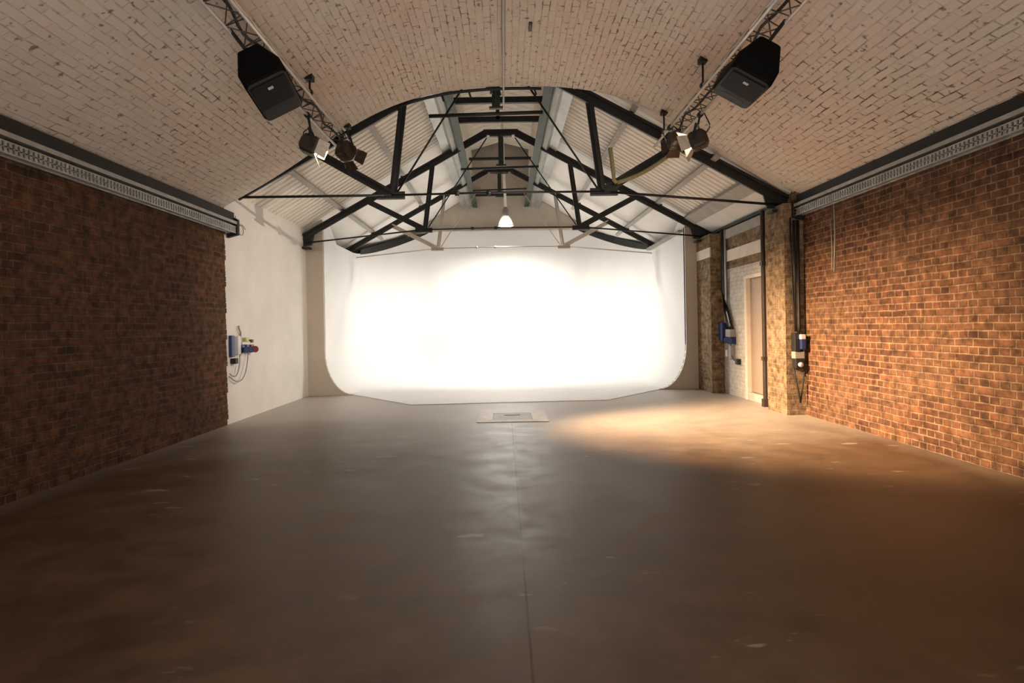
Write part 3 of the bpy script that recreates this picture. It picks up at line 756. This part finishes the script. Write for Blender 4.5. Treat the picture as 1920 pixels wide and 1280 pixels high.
bm = BM(); box(bm, xw, 8.70, .98, xw+.06, 8.80, 1.25); obj('switch_box', rel(bm, t), M['whiteplastic'], t, bevel=.008)
for y, z, mm, r in ((8.90, 1.05, 'blue', .038), (9.06, 1.05, 'blue', .038), (9.22, 1.05, 'red', .045)):
    bm = BM(); box(bm, xw, y-.05, z-.06, xw+.05, y+.05, z+.06); socket(bm, None, xw+.05, y, z-.01, r, .08, 1); obj('round_socket', rel(bm, t), M[mm], t, smooth=False)
bm = BM(); box(bm, xw, 8.86, 1.12, xw+.05, 9.14, 1.16); obj('mounting_rail', rel(bm, t), M['whiteplastic'], t)
bm = BM(); box(bm, xw, 8.97, 1.155, xw+.06, 9.08, 1.22); obj('yellow_socket', rel(bm, t), M['yellow'], t, bevel=.01)
bm = BM(); box(bm, xw, 9.20, 1.14, xw+.05, 9.27, 1.19); obj('red_switch', rel(bm, t), M['red'], t, bevel=.01)
bm = BM(); box(bm, xw, 8.56, .85, xw+.08, 8.66, .93); obj('plug', rel(bm, t), M['rubber'], t, bevel=.01)
bm = BM(); cable(bm, (xw+.04, 9.08, 1.0), (xw+.02, 8.48, .68), .22, (.05, 0, 0)); obj('cable', rel(bm, t), M['greyplastic'], t, smooth=True)
bm = BM(); cable(bm, (xw+.04, 8.80, 1.0), (xw+.02, 8.5, .72), .16, (.03, 0, 0)); obj('cable', rel(bm, t), M['greyplastic'], t, smooth=True)
bm = BM(); tube(bm, [(xw+.02, 8.86, 1.18), (xw+.03, 8.85, 1.30), (xw+.03, 8.80, 1.36), (xw+.03, 8.79, 1.40)], .014, 6); obj('conduit', rel(bm, t), M['greyplastic'], t, smooth=True)

# sockets next to the door
xw = DX
t = thing('power_outlets', 'cluster of blue sockets and grey boxes on the white brick left of the door', 'power sockets', (xw, 10.9, .9))
bm = BM(); box(bm, xw-.12, 11.02, .98, xw, 11.20, 1.32); obj('distribution_box', rel(bm, t), M['blue'], t, bevel=.01)
bm = BM(); box(bm, xw-.10, 10.68, 1.06, xw, 10.92, 1.20); obj('grey_box', rel(bm, t), M['greyplastic'], t, bevel=.01)
for y in (10.72, 10.88):
    bm = BM(); socket(bm, None, xw-.04, y, 1.0, .05, .10, -1); box(bm, xw-.05, y-.055, .93, xw, y+.055, 1.06); obj('round_socket', rel(bm, t), M['blue'], t)
bm = BM(); box(bm, xw-.08, 10.72, .66, xw, 10.83, .90); obj('isolator', rel(bm, t), M['greyplastic'], t, bevel=.01)
bm = BM(); box(bm, xw-.07, 10.45, .58, xw, 10.56, .68); obj('plug', rel(bm, t), M['rubber'], t, bevel=.01)
bm = BM(); box(bm, xw-.08, 10.90, .70, xw, 10.98, .82); obj('white_box', rel(bm, t), M['whiteplastic'], t, bevel=.01)
bm = BM(); cable(bm, (xw-.03, 10.85, .95), (xw-.03, 10.52, .66), .12, (-.03, 0, 0)); obj('cable', rel(bm, t), M['rubber'], t, smooth=True)

# bundle of black cables with a grey pipe, dropping to those sockets
t = thing('cable_drop', 'thick black cables with a grey pipe dropping beside the far brick pier', 'cables', (DX-.06, 11.1, 1.3))
bm = BM()
for k in range(4):
    off = .03*k
    pts = [(DX-.05-.02*(k % 2), 11.14-off, 3.05), (DX-.05, 11.15-off, 2.4), (DX-.06, 11.13-off, 1.9), (DX-.05, 11.06-off*1.5, 1.55), (DX-.05, 10.95-off*2, 1.32), (DX-.04, 10.84-off*1.2, 1.18)]
    tube(bm, pts, .02, 6)
obj('cables', rel(bm, t), M['rubber'], t, smooth=True)
bm = BM(); tube(bm, [(DX-.05, 10.98, 3.05), (DX-.05, 10.98, 1.75), (DX-.05, 10.92, 1.5), (DX-.05, 10.80, 1.25)], .022, 8); obj('pipe', rel(bm, t), M['steel'], t, smooth=True)
# dark pipe in front of the door
bm = BM(); tube(bm, [(4.06, 9.32, 3.06), (4.06, 9.32, .12)], .035, 10); box(bm, 4.02, 9.27, .0, 4.10, 9.37, .12); box(bm, 4.02, 9.28, .72, 4.14, 9.36, .78); box(bm, 4.02, 9.28, 2.2, 4.14, 9.36, 2.26)
tag(obj('downpipe', bm, M['lampbody'], smooth=False), 'dark vertical pipe standing in front of the beige door', 'pipe')

# pier conduits and sockets near the right wall corner
bm = BM(); tube(bm, [(4.09, 8.38, 2.74), (4.09, 8.38, 1.18)], .018, 8); tube(bm, [(4.14, 8.375, 2.74), (4.14, 8.375, 1.25), (4.12, 8.375, 1.12)], .022, 8); tube(bm, [(4.045, 8.39, 2.78), (4.05, 8.39, 2.2), (4.07, 8.385, 1.5), (4.09, 8.38, 1.2)], .012, 6)
tag(obj('conduit', bm, M['dark_steel'], smooth=True), 'dark conduits running down the front of the near brick pier', 'conduit')
t = thing('power_outlets', 'black and blue power socket with hanging cables on the near brick pier', 'power sockets', (4.1, 8.36, .9))
bm = BM(); box(bm, 4.04, 8.30, .90, 4.11, 8.42, 1.16); obj('back_box', rel(bm, t), M['rubber'], t, bevel=.01)
bm = BM(); box(bm, 4.105, 8.26, .93, 4.18, 8.42, 1.13); obj('blue_socket', rel(bm, t), M['blue'], t, bevel=.015)
bm = BM(); box(bm, 4.10, 8.25, 1.07, 4.17, 8.41, 1.14); obj('white_lid', rel(bm, t), M['whiteplastic'], t, bevel=.01)
bm = BM(); box(bm, 4.04, 8.31, .80, 4.18, 8.42, .90); obj('grey_box', rel(bm, t), M['greyplastic'], t, bevel=.01)
bm = BM(); box(bm, 4.05, 8.31, .66, 4.17, 8.42, .80); obj('plug_box', rel(bm, t), M['rubber'], t, bevel=.01)
bm = BM(); lathe(bm, [(0, 0), (.03, 0), (.035, .03), (0, .035)], 14, Matrix.Translation((4.11, 8.31, .72)) @ Matrix.Rotation(PI/2, 4, 'X')); obj('white_socket', rel(bm, t), M['whiteplastic'], t, smooth=True)
bm = BM(); tube(bm, [(4.05, 8.37, .67), (4.07, 8.35, .50), (4.11, 8.35, .30), (4.13, 8.36, .18)], .011, 6); obj('cable', rel(bm, t), M['rubber'], t, smooth=True)
bm = BM(); tube(bm, [(4.17, 8.37, .92), (4.185, 8.34, .65), (4.16, 8.35, .40), (4.13, 8.36, .18)], .011, 6); obj('cable', rel(bm, t), M['rubber'], t, smooth=True)

# pale wire run on the right brick wall
bm = BM(); tube(bm, [(XR-.006, 7.62, 2.82), (XR-.006, 7.61, 2.4), (XR-.006, 7.64, 1.95)], .008, 6); tube(bm, [(XR-.006, 7.70, 2.62), (XR-.006, 7.68, 2.2), (XR-.006, 7.69, 2.0)], .006, 6)
tag(obj('wire', bm, M['conduit'], smooth=True), 'pale thin wire running down the right brick wall from the tray', 'wire')

# looped wire hanging from the left foot of the first truss
bm = BM(); pts = []
for i in range(22):
    a = i/21*2*PI*1.2; pts.append((XL-.008, 8.95+.10*math.sin(a)+.004*i, 2.84+.08*math.cos(a)))
tube(bm, [(XL-.008, 8.80, 3.02), (XL-.008, 8.82, 2.9)] + pts, .005, 5)
tag(obj('wire', bm, M['greyplastic'], smooth=True), 'thin looped wire hanging on the white wall under the nearest truss', 'wire')

# ------------------------------------------------------------------ floor hatch
t = thing('floor_hatch', 'pale steel access hatch set in the floor before the cove', 'floor hatch', (.10, 8.72, 0))
bm = BM()
x0, x1, y0, y1 = -.50, .50, -.50, .46
for a in ((x0, y0, x1, y0+.16), (x0, y1-.16, x1, y1), (x0, y0+.16, x0+.22, y1-.16), (x1-.22, y0+.16, x1, y1-.16)): box(bm, a[0], a[1], 0, a[2], a[3], .012)
obj('hatch_frame', bm, M['hatch'], t, bevel=.003)
bm = BM(); box(bm, x0+.225, y0+.165, 0, x1-.225, y1-.165, .009); obj('lid', bm, M['hatch2'], t, bevel=.003)
bm = BM(); box(bm, -.12, .10, .009, .12, .15, .016); obj('handle_recess', bm, M['lampbody'], t)

# ------------------------------------------------------------------ lights
W = bpy.data.worlds.new('world'); SC.world = W; W.use_nodes = True
W.node_tree.nodes['Background'].inputs['Color'].default_value = (.35, .27, .2, 1); W.node_tree.nodes['Background'].inputs['Strength'].default_value = .0
lamp('pendant_light', 'SPOT', (PX, PY, 3.78), 850, (1, .95, .88), pd, (PX, PY+.12, 0), spot_size=math.radians(174), spot_blend=.6, shadow_soft_size=.12)
# added fill light behind the camera, no fixture, brightens the vault
lamp('vault_fill_light', 'AREA', (.16, -1.4, .75), 135, (1, .91, .84), None, (.16, 4.2, 4.75), shape='RECTANGLE', size=4.0, size_y=1.2, spread=math.radians(130))

# ------------------------------------------------------------------ camera
cam = bpy.data.cameras.new('camera'); co = bpy.data.objects.new('camera', cam); COL.objects.link(co)
co.location = (0, 0, 1.32); co.rotation_euler = (math.radians(90), math.radians(1.0), 0)
cam.sensor_width = 36; cam.lens = 1120/1920*36; cam.shift_x = 15/1920; cam.shift_y = -28/1920; cam.clip_start = .05
SC.camera = co
SC.view_settings.view_transform = 'Standard'; SC.view_settings.look = 'None'; SC.view_settings.exposure = 0; SC.view_settings.gamma = 1; SC.view_settings.use_curve_mapping = False
